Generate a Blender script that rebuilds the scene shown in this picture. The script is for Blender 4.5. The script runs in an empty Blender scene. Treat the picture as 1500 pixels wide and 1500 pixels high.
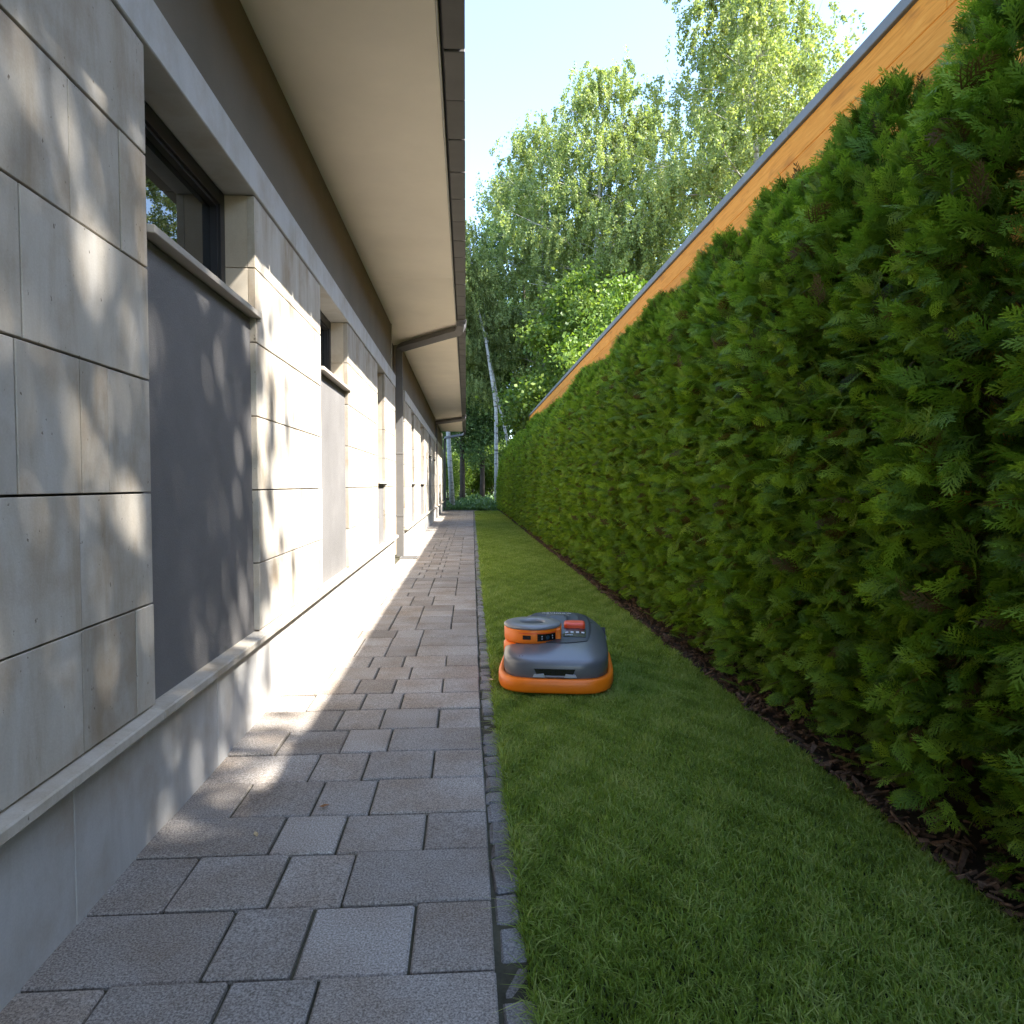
import bpy, bmesh, math, random
import numpy as np
from mathutils import Vector, Matrix

R = math.radians
random.seed(7)
rng = np.random.default_rng(7)
sc = bpy.context.scene
col = sc.collection

# ------------------------------------------------------------------ camera
cam = bpy.data.cameras.new('camera')
cam.sensor_width = 36.0
cam.lens = 36.0 * 1040.0 / 1500.0
cam.clip_start, cam.clip_end = 0.05, 2000.0
cam_o = bpy.data.objects.new('camera', cam)
cam_o.location = (0, 0, 1.0)
cam_o.rotation_euler = (R(90 - 2.2), 0, R(-3.7))
col.objects.link(cam_o)
sc.camera = cam_o

# ------------------------------------------------------------------ light
K, TAN = 0.40, 1.205                     # sun travels along (-1, K, -TAN)
to_sun = Vector((1.0, -K, TAN)).normalized()
ELEV = math.asin(to_sun.z)
AZ = math.atan2(to_sun.x, to_sun.y)      # clockwise from +Y
world = bpy.data.worlds.new('World')
sc.world = world
world.use_nodes = True
wn = world.node_tree.nodes
sky = wn.new('ShaderNodeTexSky')
sky.sky_type = 'NISHITA'
sky.sun_disc = False
sky.sun_elevation = ELEV
sky.sun_rotation = AZ
sky.air_density, sky.dust_density, sky.ozone_density = 0.9, 0.6, 1.3
wn['Background'].inputs['Strength'].default_value = 0.125
world.node_tree.links.new(sky.outputs[0], wn['Background'].inputs['Color'])
sun = bpy.data.lights.new('sun', 'SUN')
sun.energy = 3.3
sun.angle = R(0.53)
sun.color = (1.0, 0.955, 0.885)
sun_o = bpy.data.objects.new('sun', sun)
sun_o.rotation_euler = to_sun.to_track_quat('Z', 'Y').to_euler()
sun_o.location = (12, -6, 16)
col.objects.link(sun_o)
sc.view_settings.view_transform = 'Standard'
sc.view_settings.look = 'None'
sc.view_settings.gamma = 1.0
sc.view_settings.use_curve_mapping = False
sc.view_settings.exposure = 2.7
sc.cycles.caustics_reflective = False
sc.cycles.caustics_refractive = False
sc.cycles.denoising_prefilter = 'NONE'
sc.cycles.max_bounces = 10
sc.cycles.diffuse_bounces = 5
sc.cycles.sample_clamp_indirect = 8.0


# ------------------------------------------------------------------ helpers
def tag(o, label=None, cat=None, group=None, kind=None):
    if label: o['label'] = label
    if cat: o['category'] = cat
    if group: o['group'] = group
    if kind: o['kind'] = kind
    return o


LOCAL = set()                              # things whose parts are given in the thing's own frame


def wloc(o):
    v = Vector((0, 0, 0))
    while o is not None and o.name not in LOCAL:
        v += o.location
        o = o.parent
    return v


def empty(name, loc, label=None, cat=None, group=None, rz=0.0):
    o = bpy.data.objects.new(name, None)
    o.empty_display_size = 0.1
    o.location = loc
    o.rotation_euler = (0, 0, rz)
    col.objects.link(o)
    return tag(o, label, cat, group)


def link(name, me, parent=None, loc=(0, 0, 0)):
    o = bpy.data.objects.new(name, me)
    col.objects.link(o)
    if parent is not None: o.parent = parent
    o.location = loc
    return o


def mk(name, vf, mat, parent=None, smooth=False, kind=None):
    """one mesh object from world (or parent-local) vertices; origin at its base"""
    V, F = vf
    V = np.asarray(V, dtype=float)
    org = np.array([(V[:, 0].min() + V[:, 0].max()) / 2, (V[:, 1].min() + V[:, 1].max()) / 2, V[:, 2].min()])
    me = bpy.data.meshes.new(name)
    me.from_pydata([tuple(v) for v in (V - org)], [], F)
    me.materials.append(mat)
    if smooth:
        me.polygons.foreach_set('use_smooth', [True] * len(me.polygons))
    base = Vector((0, 0, 0)) if parent is None else wloc(parent)
    o = link(name, me, parent, Vector(org) - base)
    if kind: o['kind'] = kind
    return o


def join(*vfs):
    V, F = [], []
    for v, f in vfs:
        n = len(V)
        V += [tuple(p) for p in v]
        F += [tuple(i + n for i in q) for q in f]
    return V, F


def cbox(x0, x1, y0, y1, z0, z1, c=0.003):
    lo, hi = (x0, y0, z0), (x1, y1, z1)
    c = min(c, (x1 - x0) * .45, (y1 - y0) * .45, (z1 - z0) * .45)
    V, idx = [], {}
    for s in [(a, b, d) for a in (0, 1) for b in (0, 1) for d in (0, 1)]:
        for k in range(3):
            p = []
            for a in range(3):
                e = hi[a] if s[a] else lo[a]
                if a != k: e += -c if s[a] else c
                p.append(e)
            idx[s, k] = len(V)
            V.append(tuple(p))
    F = []
    for k in range(3):
        i, j = [a for a in range(3) if a != k]
        for s in (0, 1):
            q = []
            for (a, b) in ((0, 0), (1, 0), (1, 1), (0, 1)):
                t = [0, 0, 0]; t[k] = s; t[i] = a; t[j] = b
                q.append(idx[tuple(t), k])
            F.append(q)
        for a in (0, 1):
            for b in (0, 1):
                t0 = [0, 0, 0]; t0[i] = a; t0[j] = b
                t1 = list(t0); t1[k] = 1
                F.append([idx[tuple(t0), i], idx[tuple(t1), i], idx[tuple(t1), j], idx[tuple(t0), j]])
    for s in [(a, b, d) for a in (0, 1) for b in (0, 1) for d in (0, 1)]:
        F.append([idx[s, 0], idx[s, 1], idx[s, 2]])
    ctr = np.array([(lo[a] + hi[a]) / 2 for a in range(3)])
    A = np.array(V)
    for n, f in enumerate(F):
        P = A[f]
        nn = np.cross(P[1] - P[0], P[2] - P[0])
        if nn @ (P.mean(0) - ctr) < 0: F[n] = f[::-1]
    return V, F


def box(x0, x1, y0, y1, z0, z1):
    V = [(x0, y0, z0), (x1, y0, z0), (x1, y1, z0), (x0, y1, z0), (x0, y0, z1), (x1, y0, z1), (x1, y1, z1), (x0, y1, z1)]
    return V, [(0, 3, 2, 1), (4, 5, 6, 7), (0, 1, 5, 4), (1, 2, 6, 5), (2, 3, 7, 6), (3, 0, 4, 7)]


def tube(pts, rad, n=8, square=False):
    """a capped tube along points; square gives a box section"""
    pts = [Vector(p) for p in pts]
    rad = rad if hasattr(rad, '__len__') else [rad] * len(pts)
    V, F = [], []
    m = 4 if square else n
    up = Vector((0, 0, 1))
    prev = None
    for i, p in enumerate(pts):
        a = pts[max(i - 1, 0)]; b = pts[min(i + 1, len(pts) - 1)]
        d = (b - a).normalized()
        if prev is None:
            s = d.cross(up if abs(d.z) < .9 else Vector((0, 1, 0))).normalized()
        else:
            s = (prev - d * prev.dot(d)).normalized()
        prev = s
        t = s.cross(d).normalized()
        for k in range(m):
            w = 2 * math.pi * (k + (0.5 if square else 0)) / m
            q = p + (s * math.cos(w) + t * math.sin(w)) * rad[i] * (1.414 if square else 1)
            V.append(tuple(q))
    for i in range(len(pts) - 1):
        for k in range(m):
            a, b = i * m + k, i * m + (k + 1) % m
            F.append((a, b, b + m, a + m))
    F.append(tuple(range(m))[::-1])
    F.append(tuple(range((len(pts) - 1) * m, len(pts) * m)))
    return V, F


def np_mesh(name, V, quads=None, tris=None, tone=None, mat=None):
    """big meshes straight from numpy; tone: one float per face (quads first)"""
    nq = 0 if quads is None else len(quads)
    nt = 0 if tris is None else len(tris)
    me = bpy.data.meshes.new(name)
    me.vertices.add(len(V))
    me.vertices.foreach_set('co', np.ascontiguousarray(V, dtype=np.float32).ravel())
    li = np.concatenate([x.ravel() for x in (quads, tris) if x is not None]).astype(np.int32)
    me.loops.add(len(li))
    me.loops.foreach_set('vertex_index', li)
    tot = np.concatenate([np.full(nq, 4), np.full(nt, 3)]).astype(np.int32)
    start = np.concatenate([[0], np.cumsum(tot)[:-1]]).astype(np.int32)
    me.polygons.add(nq + nt)
    me.polygons.foreach_set('loop_start', start)
    me.polygons.foreach_set('loop_total', tot)
    if tone is not None:
        a = me.attributes.new('tone', 'FLOAT', 'FACE')
        a.data.foreach_set('value', np.asarray(tone, dtype=np.float32))
    me.update(calc_edges=True)
    if mat is not None: me.materials.append(mat)
    return me


# ------------------------------------------------------------------ materials
class NT:
    def __init__(self, name):
        self.m = bpy.data.materials.new(name)
        self.m.use_nodes = True
        self.t = self.m.node_tree
        self.n = self.t.nodes
        self.b = self.n['Principled BSDF']
        self.out = self.n['Material Output']
        self.b.inputs['Specular IOR Level'].default_value = .22

    def add(self, typ, **kw):
        nd = self.n.new(typ)
        for k, v in kw.items(): setattr(nd, k, v)
        return nd

    def ln(self, a, b): self.t.links.new(a, b)

    def mapped(self, scale=(1, 1, 1), rnd=True, obj=False):
        """world (or object) position, shifted per object so that no two pieces match"""
        if obj:
            src = self.add('ShaderNodeTexCoord').outputs['Object']
        else:
            src = self.add('ShaderNodeNewGeometry').outputs['Position']
        if rnd:
            oi = self.add('ShaderNodeObjectInfo')
            mu = self.add('ShaderNodeMath', operation='MULTIPLY')
            mu.inputs[1].default_value = 37.0
            self.ln(oi.outputs['Random'], mu.inputs[0])
            ad = self.add('ShaderNodeVectorMath', operation='ADD')
            self.ln(src, ad.inputs[0]); self.ln(mu.outputs[0], ad.inputs[1])
            src = ad.outputs[0]
        mp = self.add('ShaderNodeMapping')
        mp.inputs['Scale'].default_value = scale
        self.ln(src, mp.inputs['Vector'])
        return mp.outputs[0]

    def noise(self, vec, scale, detail=4, rough=.55, dist=0.0):
        nd = self.add('ShaderNodeTexNoise')
        nd.inputs['Scale'].default_value = scale
        nd.inputs['Detail'].default_value = detail
        nd.inputs['Roughness'].default_value = rough
        nd.inputs['Distortion'].default_value = dist
        if vec is not None: self.ln(vec, nd.inputs['Vector'])
        return nd.outputs['Fac']

    def ramp(self, fac, stops):
        nd = self.add('ShaderNodeValToRGB')
        e = nd.color_ramp.elements
        while len(e) < len(stops): e.new(0.5)
        for i, (p, c) in enumerate(stops):
            e[i].position = p
            e[i].color = (c, c, c, 1) if not hasattr(c, '__len__') else (*c, 1)
        self.ln(fac, nd.inputs['Fac'])
        return nd.outputs['Color']

    def mix(self, fac, a, b, mode='MIX'):
        nd = self.add('ShaderNodeMix', data_type='RGBA', blend_type=mode)
        nd.clamp_factor = True
        for s, v in ((nd.inputs[0], fac), (nd.inputs[6], a), (nd.inputs[7], b)):
            if hasattr(v, 'links') or hasattr(v, 'is_linked'): self.ln(v, s)
            elif hasattr(v, '__len__'): s.default_value = (*v, 1)
            else: s.default_value = v if s.type == 'VALUE' else (v, v, v, 1)
        return nd.outputs[2]

    def rnd(self, lo, hi):
        oi = self.add('ShaderNodeObjectInfo')
        mr = self.add('ShaderNodeMapRange')
        mr.inputs['To Min'].default_value = lo
        mr.inputs['To Max'].default_value = hi
        self.ln(oi.outputs['Random'], mr.inputs['Value'])
        return mr.outputs[0]

    def bump(self, h, strength=.3, dist=.01):
        nd = self.add('ShaderNodeBump')
        nd.inputs['Strength'].default_value = strength
        nd.inputs['Distance'].default_value = dist
        self.ln(h, nd.inputs['Height'])
        self.ln(nd.outputs[0], self.b.inputs['Normal'])

    def color(self, c): 
        if hasattr(c, 'is_linked'): self.ln(c, self.b.inputs['Base Color'])
        else: self.b.inputs['Base Color'].default_value = (*c, 1)
        return self

    def rough(self, v):
        if hasattr(v, 'is_linked'): self.ln(v, self.b.inputs['Roughness'])
        else: self.b.inputs['Roughness'].default_value = v
        return self


def m_stone(name, lo, mid, hi, pits=True, spread=(.86, 1.10)):
    t = NT(name)
    v = t.mapped((1.0, 2.6, .55))
    n1 = t.noise(v, 2.6, 7, .62, .6)
    n2 = t.noise(t.mapped((1, 1, 1)), 5.0, 5, .6)
    c = t.ramp(n1, [(.30, lo), (.5, mid), (.70, hi)])
    c = t.mix(t.ramp(n2, [(.48, 0.0), (.74, .60)]), c, tuple(x * y for x, y in zip(lo, (.82, .70, .56))))
    c = t.mix(1.0, c, t.mix(1.0, 1.0, t.rnd(*spread), 'MULTIPLY'), 'MULTIPLY')
    n3 = t.noise(t.mapped((1, 1, 1)), 190, 3, .6)
    if pits:
        pv = t.noise(t.mapped((1, 1.0, .7)), 62, 3, .55)
        pm = t.ramp(pv, [(.705, 0.0), (.745, 1.0)])
        c = t.mix(pm, c, tuple(x * .5 for x in lo))
        h = t.mix(1.0, t.mix(.25, n2, n3), pm, 'SUBTRACT')
        t.bump(h, .45, .004)
    else:
        t.bump(t.mix(.4, n2, n3), .25, .003)
    c = t.mix(.12, c, n3, 'OVERLAY')
    return t.color(c).rough(.72).m


STONE = m_stone('limestone', (.38, .315, .235), (.50, .455, .385), (.58, .55, .50))
PLINTH = m_stone('plinth_stone', (.40, .385, .36), (.46, .45, .43), (.52, .51, .49), pits=False, spread=(.92, 1.06))
LEDGE = m_stone('ledge_stone', (.40, .35, .27), (.53, .48, .40), (.60, .55, .47))
BAND = m_stone('band_stone', (.50, .49, .46), (.56, .55, .53), (.60, .59, .57), pits=False, spread=(.97, 1.03))


def m_plain(name, c, rough=.6, var=.12, scale=6, bump=.0, bscale=120, metallic=0.0, fine=0.0, rnd=None):
    t = NT(name)
    v = t.mapped((1, 1, 1), rnd=False)
    n = t.noise(v, scale, 5, .6)
    cc = t.mix(t.ramp(n, [(.3, 0.0), (.7, 1.0)]), tuple(x * (1 - var) for x in c), tuple(min(1, x * (1 + var)) for x in c))
    if fine:
        f = t.noise(v, bscale, 2, .5)
        cc = t.mix(fine, cc, f, 'OVERLAY')
    if rnd: cc = t.mix(1.0, cc, t.mix(1.0, 1.0, t.rnd(*rnd), 'MULTIPLY'), 'MULTIPLY')
    t.color(cc).rough(rough)
    t.b.inputs['Metallic'].default_value = metallic
    if bump: t.bump(t.noise(v, bscale, 3, .6), bump, .003)
    return t.m


PLASTER = m_plain('grey_plaster', (.178, .170, .164), .85, .13, 2.6, .5, 240, fine=.18)
FRIEZE = m_plain('taupe_plaster', (.19, .165, .13), .85, .10, 2.0, .35, 220, fine=.08)
SOFFIT = m_plain('soffit_render', (.90, .81, .69), .85, .05, 1.6, .2, 200)
REVEAL = m_stone('reveal_stone', (.52, .44, .34), (.62, .54, .43), (.66, .59, .49), pits=False, spread=(.96, 1.04))
CORE = m_plain('wall_core', (.10, .095, .09), .9)
FRAME = m_plain('anthracite_frame', (.035, .034, .036), .38, .10, 8)
SILL = m_plain('sill_metal', (.46, .42, .37), .5, .06, 5)
GUTTER = m_plain('gutter_metal', (.135, .128, .122), .5, .12, 4, rnd=(.85, 1.15))
PIPE = m_plain('downpipe_metal', (.15, .147, .145), .55, .07, 5)
ROOFM = m_plain('roof_tile', (.09, .08, .075), .7, .2, 5, .3, 60, rnd=(.8, 1.2))
CAPM = m_plain('zinc_cap', (.19, .195, .175), .6, .12, 3)
DARK = m_plain('room_dark', (.02, .02, .02), .8)


def m_glass():
    t = NT('window_glass')
    t.color((.012, .014, .014)).rough(.012)
    t.b.inputs['IOR'].default_value = 2.1
    t.b.inputs['Specular IOR Level'].default_value = .5
    t.bump(t.noise(t.mapped((1, 1, 1)), 1.3, 1, .4), .04, .02)
    return t.m


GLASS = m_glass()


def m_paver(name, a, b, c):
    t = NT(name)
    v = t.mapped((1, 1, 1))
    sp = t.noise(v, 210, 3, .75)
    sp2 = t.noise(v, 95, 2, .6)
    big = t.noise(v, 3.2, 5, .6)
    cc = t.ramp(sp, [(.36, a), (.5, b), (.66, c)])
    cc = t.mix(t.ramp(big, [(.38, 0.0), (.68, .8)]), cc, t.mix(1.0, cc, (.70, .60, .50), 'MULTIPLY'))
    cc = t.mix(1.0, cc, t.mix(1.0, 1.0, t.rnd(.84, 1.16), 'MULTIPLY'), 'MULTIPLY')
    t.color(cc).rough(.82)
    t.bump(t.mix(.5, sp, sp2), .55, .003)
    return t.m


PAVER = m_paver('washed_paver', (.155, .138, .122), (.325, .295, .265), (.52, .48, .435))
COBBLE = m_paver('granite_cobble', (.11, .11, .115), (.22, .215, .21), (.35, .34, .335))
JOINT = m_plain('joint_sand', (.062, .058, .038), .95, .6, 9, .5, 120, fine=.3)
SOIL = m_plain('soil', (.045, .033, .023), .95, .4, 12, .7, 70, fine=.3)
LAWNBASE = m_plain('turf_base', (.030, .036, .012), .95, .4, 6, .5, 90, fine=.3)
WOODFLOOR = m_plain('wood_floor', (.045, .06, .018), .95, .5, 0.6, .6, 20, fine=.3)


def m_wood():
    t = NT('larch_board')
    v = t.mapped((1, .55, 9.0))
    g = t.noise(v, 5.5, 7, .62, 1.1)
    kn = t.noise(t.mapped((1, 1.2, 3.2)), 2.4, 3, .5)
    c = t.ramp(g, [(.30, (.60, .220, .030)), (.48, (.76, .300, .044)), (.68, (.82, .355, .060))])
    c = t.mix(t.ramp(kn, [(.62, 0.0), (.78, .55)]), c, (.30, .10, .025))
    c = t.mix(1.0, c, t.mix(1.0, 1.0, t.rnd(.76, 1.12), 'MULTIPLY'), 'MULTIPLY')
    t.color(c).rough(.75)
    t.b.inputs['Specular IOR Level'].default_value = .08
    t.bump(g, .25, .004)
    return t.m


WOOD = m_wood()


def m_leaf(name, dark, mid, light, transl=.35, rough=.5, spec=.35, inner=None):
    t = NT(name)
    at = t.add('ShaderNodeAttribute', attribute_name='tone')
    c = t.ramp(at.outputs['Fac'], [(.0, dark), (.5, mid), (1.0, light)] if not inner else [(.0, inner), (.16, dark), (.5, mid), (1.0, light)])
    oi = t.rnd(.86, 1.14)
    c = t.mix(1.0, c, t.mix(1.0, 1.0, oi, 'MULTIPLY'), 'MULTIPLY')
    t.color(c).rough(rough)
    t.b.inputs['Specular IOR Level'].default_value = spec
    tr = t.add('ShaderNodeBsdfTranslucent')
    hue = t.mix(1.0, c, (1.25, 1.25, .55), 'MULTIPLY')
    t.ln(hue, tr.inputs['Color'])
    ms = t.add('ShaderNodeMixShader')
    ms.inputs[0].default_value = transl
    t.ln(t.b.outputs[0], ms.inputs[1])
    t.ln(tr.outputs[0], ms.inputs[2])
    t.ln(ms.outputs[0], t.out.inputs['Surface'])
    return t.m


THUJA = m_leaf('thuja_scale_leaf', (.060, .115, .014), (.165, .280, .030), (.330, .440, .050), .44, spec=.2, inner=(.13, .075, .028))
GRASS = m_leaf('grass_blade', (.120, .175, .026), (.245, .345, .060), (.410, .460, .165), .48, spec=.25)
BIRCH_LEAF = m_leaf('birch_leaf', (.130, .180, .055), (.250, .310, .110), (.400, .440, .190), .44)
HAZEL_LEAF = m_leaf('broad_leaf', (.055, .110, .014), (.125, .200, .030), (.240, .310, .070), .42)
WOODS_LEAF = m_leaf('woods_leaf', (.045, .090, .032), (.095, .165, .055), (.170, .240, .085), .36)


def m_birchbark():
    t = NT('birch_bark')
    v = t.mapped((1.0, 1.0, 5.0))
    n = t.noise(v, 3.2, 4, .6)
    n2 = t.noise(t.mapped((1, 1, 1)), 1.1, 3, .6)
    c = t.ramp(n, [(.48, (.44, .43, .40)), (.58, (.32, .30, .28)), (.66, (.06, .055, .05))])
    c = t.mix(t.ramp(n2, [(.55, 0.0), (.75, .7)]), c, (.25, .23, .20))
    t.color(c).rough(.7)
    t.bump(n, .3, .02)
    return t.m


BBARK = m_birchbark()
BARK = m_plain('dark_bark', (.055, .042, .032), .9, .35, 7, .8, 24, fine=.3)
TWIG = m_plain('thuja_bark', (.11, .065, .038), .9, .3, 20, .6, 60)
CHIP = m_plain('bark_chip', (.125, .075, .048), .9, .55, 30, .5, 120, fine=.3)
LEAFDRY = m_plain('dry_leaf', (.30, .13, .05), .7, .25, 60)
LEAFPALE = m_plain('pale_leaf', (.50, .38, .22), .7, .2, 60)

# ------------------------------------------------------------------ ground
WX = -0.87                                     # stone face of the house
H_END = 28.0


def edge(y): return 0.058 + 0.0085 * max(0.0, y - 3.0)   # right edge of the pavers


def sheet(name, pts, z, mat, kind='structure'):
    V = [(x, y, z) for x, y in pts]
    o = mk(name, (V, [tuple(range(len(V)))]), mat)
    return tag(o, kind=kind)


sheet('ground', [(-400, -400), (400, -400), (400, 400), (-400, 400)], -0.03, WOODFLOOR)
path_base = sheet('path', [(-1.2, -4), (edge(-4) + .09, -4), (edge(3) + .09, 3), (edge(27) + .09, 27), (-1.2, 27)], -0.012, JOINT)
sheet('lawn_soil', [(edge(0) + .07, -4), (1.27, -4), (1.27, 27.3), (edge(27) + .07, 27.3), (edge(3) + .07, 3)], -0.016, LAWNBASE)
sheet('planting_bed', [(1.255, -4), (2.34, -4), (2.34, 29.5), (1.255, 29.5)], -0.008, SOIL)

ROWY = [1.923, 2.147, 2.402, 2.652, 2.901, 3.16, 3.399]
ys = [1.923 - .247 * k for k in range(16, 0, -1)] + ROWY
while ys[-1] < 26.9: ys.append(ys[-1] + .249)
PA = [-.895, -.54, -.358, -.119, .06]
PB = [-.895, -.715, -.476, -.299, .06]
i0 = ys.index(1.923)
far_bits = []
n_pav = 0
for r_ in range(len(ys) - 1):
    y0, y1 = ys[r_], ys[r_ + 1]
    pat = PA if (r_ - i0) % 2 == 0 else PB
    ym = (y0 + y1) / 2
    sx = (edge(ym) + .9) / .96
    if r_ - i0 > 8 and random.random() < .3:
        pat = random.choice([PA, PB, [-.895, -.66, -.48, -.30, .06], [-.895, -.715, -.36, -.12, .06]])
    for k in range(len(pat) - 1):
        g = .0035
        x0 = -.9 + (pat[k] + .9) * sx + g; x1 = -.9 + (pat[k + 1] + .9) * sx - g
        if k == len(pat) - 2: x1 = edge(ym)
        dz = random.gauss(0, .0018)
        c = cbox(x0 + random.uniform(-.001, .001), x1 + random.uniform(-.001, .001), y0 + g + random.uniform(-.001, .001), y1 - g, -.05, dz, .0045)
        if ym < 1.0 or r_ - i0 > 50:
            far_bits.append(c)
        else:
            mk('paver', c, PAVER, path_base)
mk('paver_run', join(*far_bits), PAVER, path_base, kind='stuff')

# granite setts along the lawn
edging = empty('granite_edging', (0.1, 1.0, 0)); tag(edging, kind='structure')
y = 0.6; far_bits = []
while y < 27.0:
    L = random.choice([.085, .10, .12, .13, .15]) * random.uniform(.9, 1.1)
    e = edge(y)
    w = random.uniform(.055, .075)
    V, F = cbox(e + .008, e + .008 + w, y + .003, y + L - .004, -.06, random.uniform(-.012, .004), .009)
    V = [(a + random.gauss(0, .0022), b + random.gauss(0, .0022), c_ + (random.gauss(0, .0026) if c_ > -.03 else 0)) for a, b, c_ in V]
    if y < 9: mk('granite_sett', (V, F), COBBLE, edging)
    else: far_bits.append((V, F))
    y += L
mk('granite_sett_run', join(*far_bits), COBBLE, edging, kind='stuff')

# low kerb closing the path at the far end
kerb = empty('kerb', (0, 27.1, 0)); tag(kerb, kind='structure')
for k in range(3):
    mk('kerb_stone', cbox(-1.1 + k * .5, -.605 + k * .5, 27.02, 27.12, -.05, .03, .006), COBBLE, kerb)

# ------------------------------------------------------------------ house
house = empty('house', (-2.0, 12.0, 0), 'long single storey house clad in pale limestone slabs under a wide beige eave', 'house')
LEV = [.385, .67, .978, 1.286, 1.592, 1.897, 2.193]
OPEN = [(2.03, 3.04, 1.712), (4.365, 5.345, 1.712), (7.13, 7.745, 1.03), (11.48, 12.09, 1.03), (13.75, 14.9, 1.03), (16.8, 17.8, 1.712), (19.2, 20.1, 1.712), (23.6, 24.3, 1.03)]
SLOT = [(8.86, 10.22), (20.95, 22.2)]
BLK = sorted([(a, b) for a, b, _ in OPEN] + SLOT)
piers, yy = [], -4.0
for a, b in BLK:
    piers.append((yy, a)); yy = b
piers.append((yy, H_END))
JNT = {0: [1.659, 1.922], 1: [1.10, 1.659], 2: [.95, 1.443, 1.674, 1.798], 3: [.8, 1.469], 4: [1.05, 1.653, 1.882], 5: [.7, 1.40]}
for pi_, (a, b) in enumerate(piers):
    for lv in range(6):
        z0, z1 = LEV[lv], LEV[lv + 1]
        if pi_ == 0:
            j, t_ = [], -4.0
            while t_ < JNT[lv][0] - .7:
                t_ += random.uniform(.38, .7); j.append(t_)
            j = [v for v in j if v < JNT[lv][0] - .25] + JNT[lv]
        elif pi_ == 1:
            j = []
        else:
            j, t_ = [], a
            while True:
                t_ += random.choice([.32, .45, .6, .8, 1.1])
                if t_ > b - .22: break
                j.append(t_)
        cuts = [a] + j + [b]
        for k in range(len(cuts) - 1):
            g0 = 0.0 if k == 0 else .0019
            g1 = 0.0 if k == len(cuts) - 2 else .0019
            p = random.gauss(0, .0008)
            mk('stone_slab', cbox(WX - .03, WX + p, cuts[k] + g0, cuts[k + 1] - g1, z0 + .0027, z1 - .0027, .0014), STONE, house)
core = [box(-6.0, WX - .031, a + (.031 if a > -3 else 0), b - (.031 if b < H_END else 0), 0, 2.19) for a, b in piers]
core += [box(-6.0, -1.10, a - .0305, b + .0305, 0, 2.19) for a, b in BLK]
for n_, c in enumerate(core):
    mk('wall_core', c, CORE if n_ < len(piers) else REVEAL, house)
# lintel zone above, frieze, soffit, roof
mk('upper_wall', box(-6.0, -.915, -4, 8.86, 2.345, 2.972), FRIEZE, house)
mk('upper_wall', box(-6.0, -.915, 10.22, 20.95, 2.345, 2.972), FRIEZE, house)
mk('upper_wall', box(-6.0, -.915, 22.2, H_END, 2.345, 2.972), FRIEZE, house)
for a, b in SLOT:
    mk('slot_wall', box(-6.0, -1.02, a, b, 2.194, 2.972), FRIEZE, house)
bands = [(-4, 8.86), (10.22, 20.95), (22.2, H_END)]
for a, b in bands:
    n = max(1, round((b - a) / 2.6)); L = (b - a) / n
    for k in range(n):
        mk('stone_band', cbox(-1.09, WX + .010, a + k * L + .001, a + (k + 1) * L - .001, 2.196, 2.342, .003), BAND, house)
# plinth and ledge
for a, b in [(-4, 8.86), (10.22, 20.95), (22.2, H_END)]:
    cuts, t_ = [a], a
    if a < 0: cuts = [-4, -3, -2.1, -1.2, -.3, .62, 1.637, 2.56, 3.5, 4.42, 5.36, 6.3, 7.2, 8.0, b]
    else:
        while t_ + 1.4 < b: t_ += .93; cuts.append(t_)
        cuts.append(b)
    for k in range(len(cuts) - 1):
        mk('plinth_slab', cbox(-.93, -.885 + random.gauss(0, .0006), cuts[k] + .0008, cuts[k + 1] - .0008, -.05, .346, .0016), PLINTH, house)
    o_ = 0.37
    cuts = [a] + [c + o_ for c in cuts[1:-2]] + [b]
    for k in range(len(cuts) - 1):
        V, F = cbox(-.925, -.836 + random.gauss(0, .0007), cuts[k] + .0008, cuts[k + 1] - .0008, .347, .376, .004)
        V = [(x, y_, z + (.009 if (z > .36 and x < -.88) else 0)) for x, y_, z in V]
        mk('ledge_stone', (V, F), LEDGE, house)
# openings
for a, b, zs in OPEN:
    mk('plaster_panel', cbox(-1.0, -.893, a + .001, b - .001, .36, zs - .022, .002), PLASTER, house)
    V, F = cbox(-1.06, WX + .020, a + .004, b + .012, zs - .021, zs + .002, .002)
    V = [(x, min(y_, b - .002) if x < -.88 else y_, z + (.014 if x < -1.0 else 0)) for x, y_, z in V]
    sl = mk('window_sill', (V, F), SILL, house)
    mk('sill_end', cbox(-.868, WX + .019, b + .0125, b + .020, zs - .034, zs + .006, .001), SILL, sl)
    for q0, q1 in ((a - .0295, a - .0005), (b + .0005, b + .0295)):
        # side reveals in stone, one piece per course
        for lv in range(6):
            if LEV[lv + 1] > zs + .02:
                mk('reveal_slab', cbox(-1.099, WX - .0305, q0, q1, max(LEV[lv], zs - .02) + .0015, LEV[lv + 1] - .0015, .0015), REVEAL, house)
    win = mk('window_frame', join(
        box(-1.050, -.990, a, a + .052, zs + .012, 2.192), box(-1.050, -.990, b - .052, b, zs + .012, 2.192),
        box(-1.049, -.991, a + .052, b - .052, 2.135, 2.191), box(-1.049, -.991, a + .052, b - .052, zs + .012, zs + .062)), FRAME, house)
    mk('window_sash', join(
        box(-1.046, -1.000, a + .052, a + .066, zs + .063, 2.134), box(-1.046, -1.000, b - .066, b - .052, zs + .063, 2.134),
        box(-1.045, -1.001, a + .066, b - .066, 2.121, 2.133), box(-1.045, -1.001, a + .066, b - .066, zs + .0635, zs + .076)), FRAME, win)
    mk('window_pane', box(-1.034, -1.026, a + .067, b - .067, zs + .077, 2.120), GLASS, win)
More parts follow.
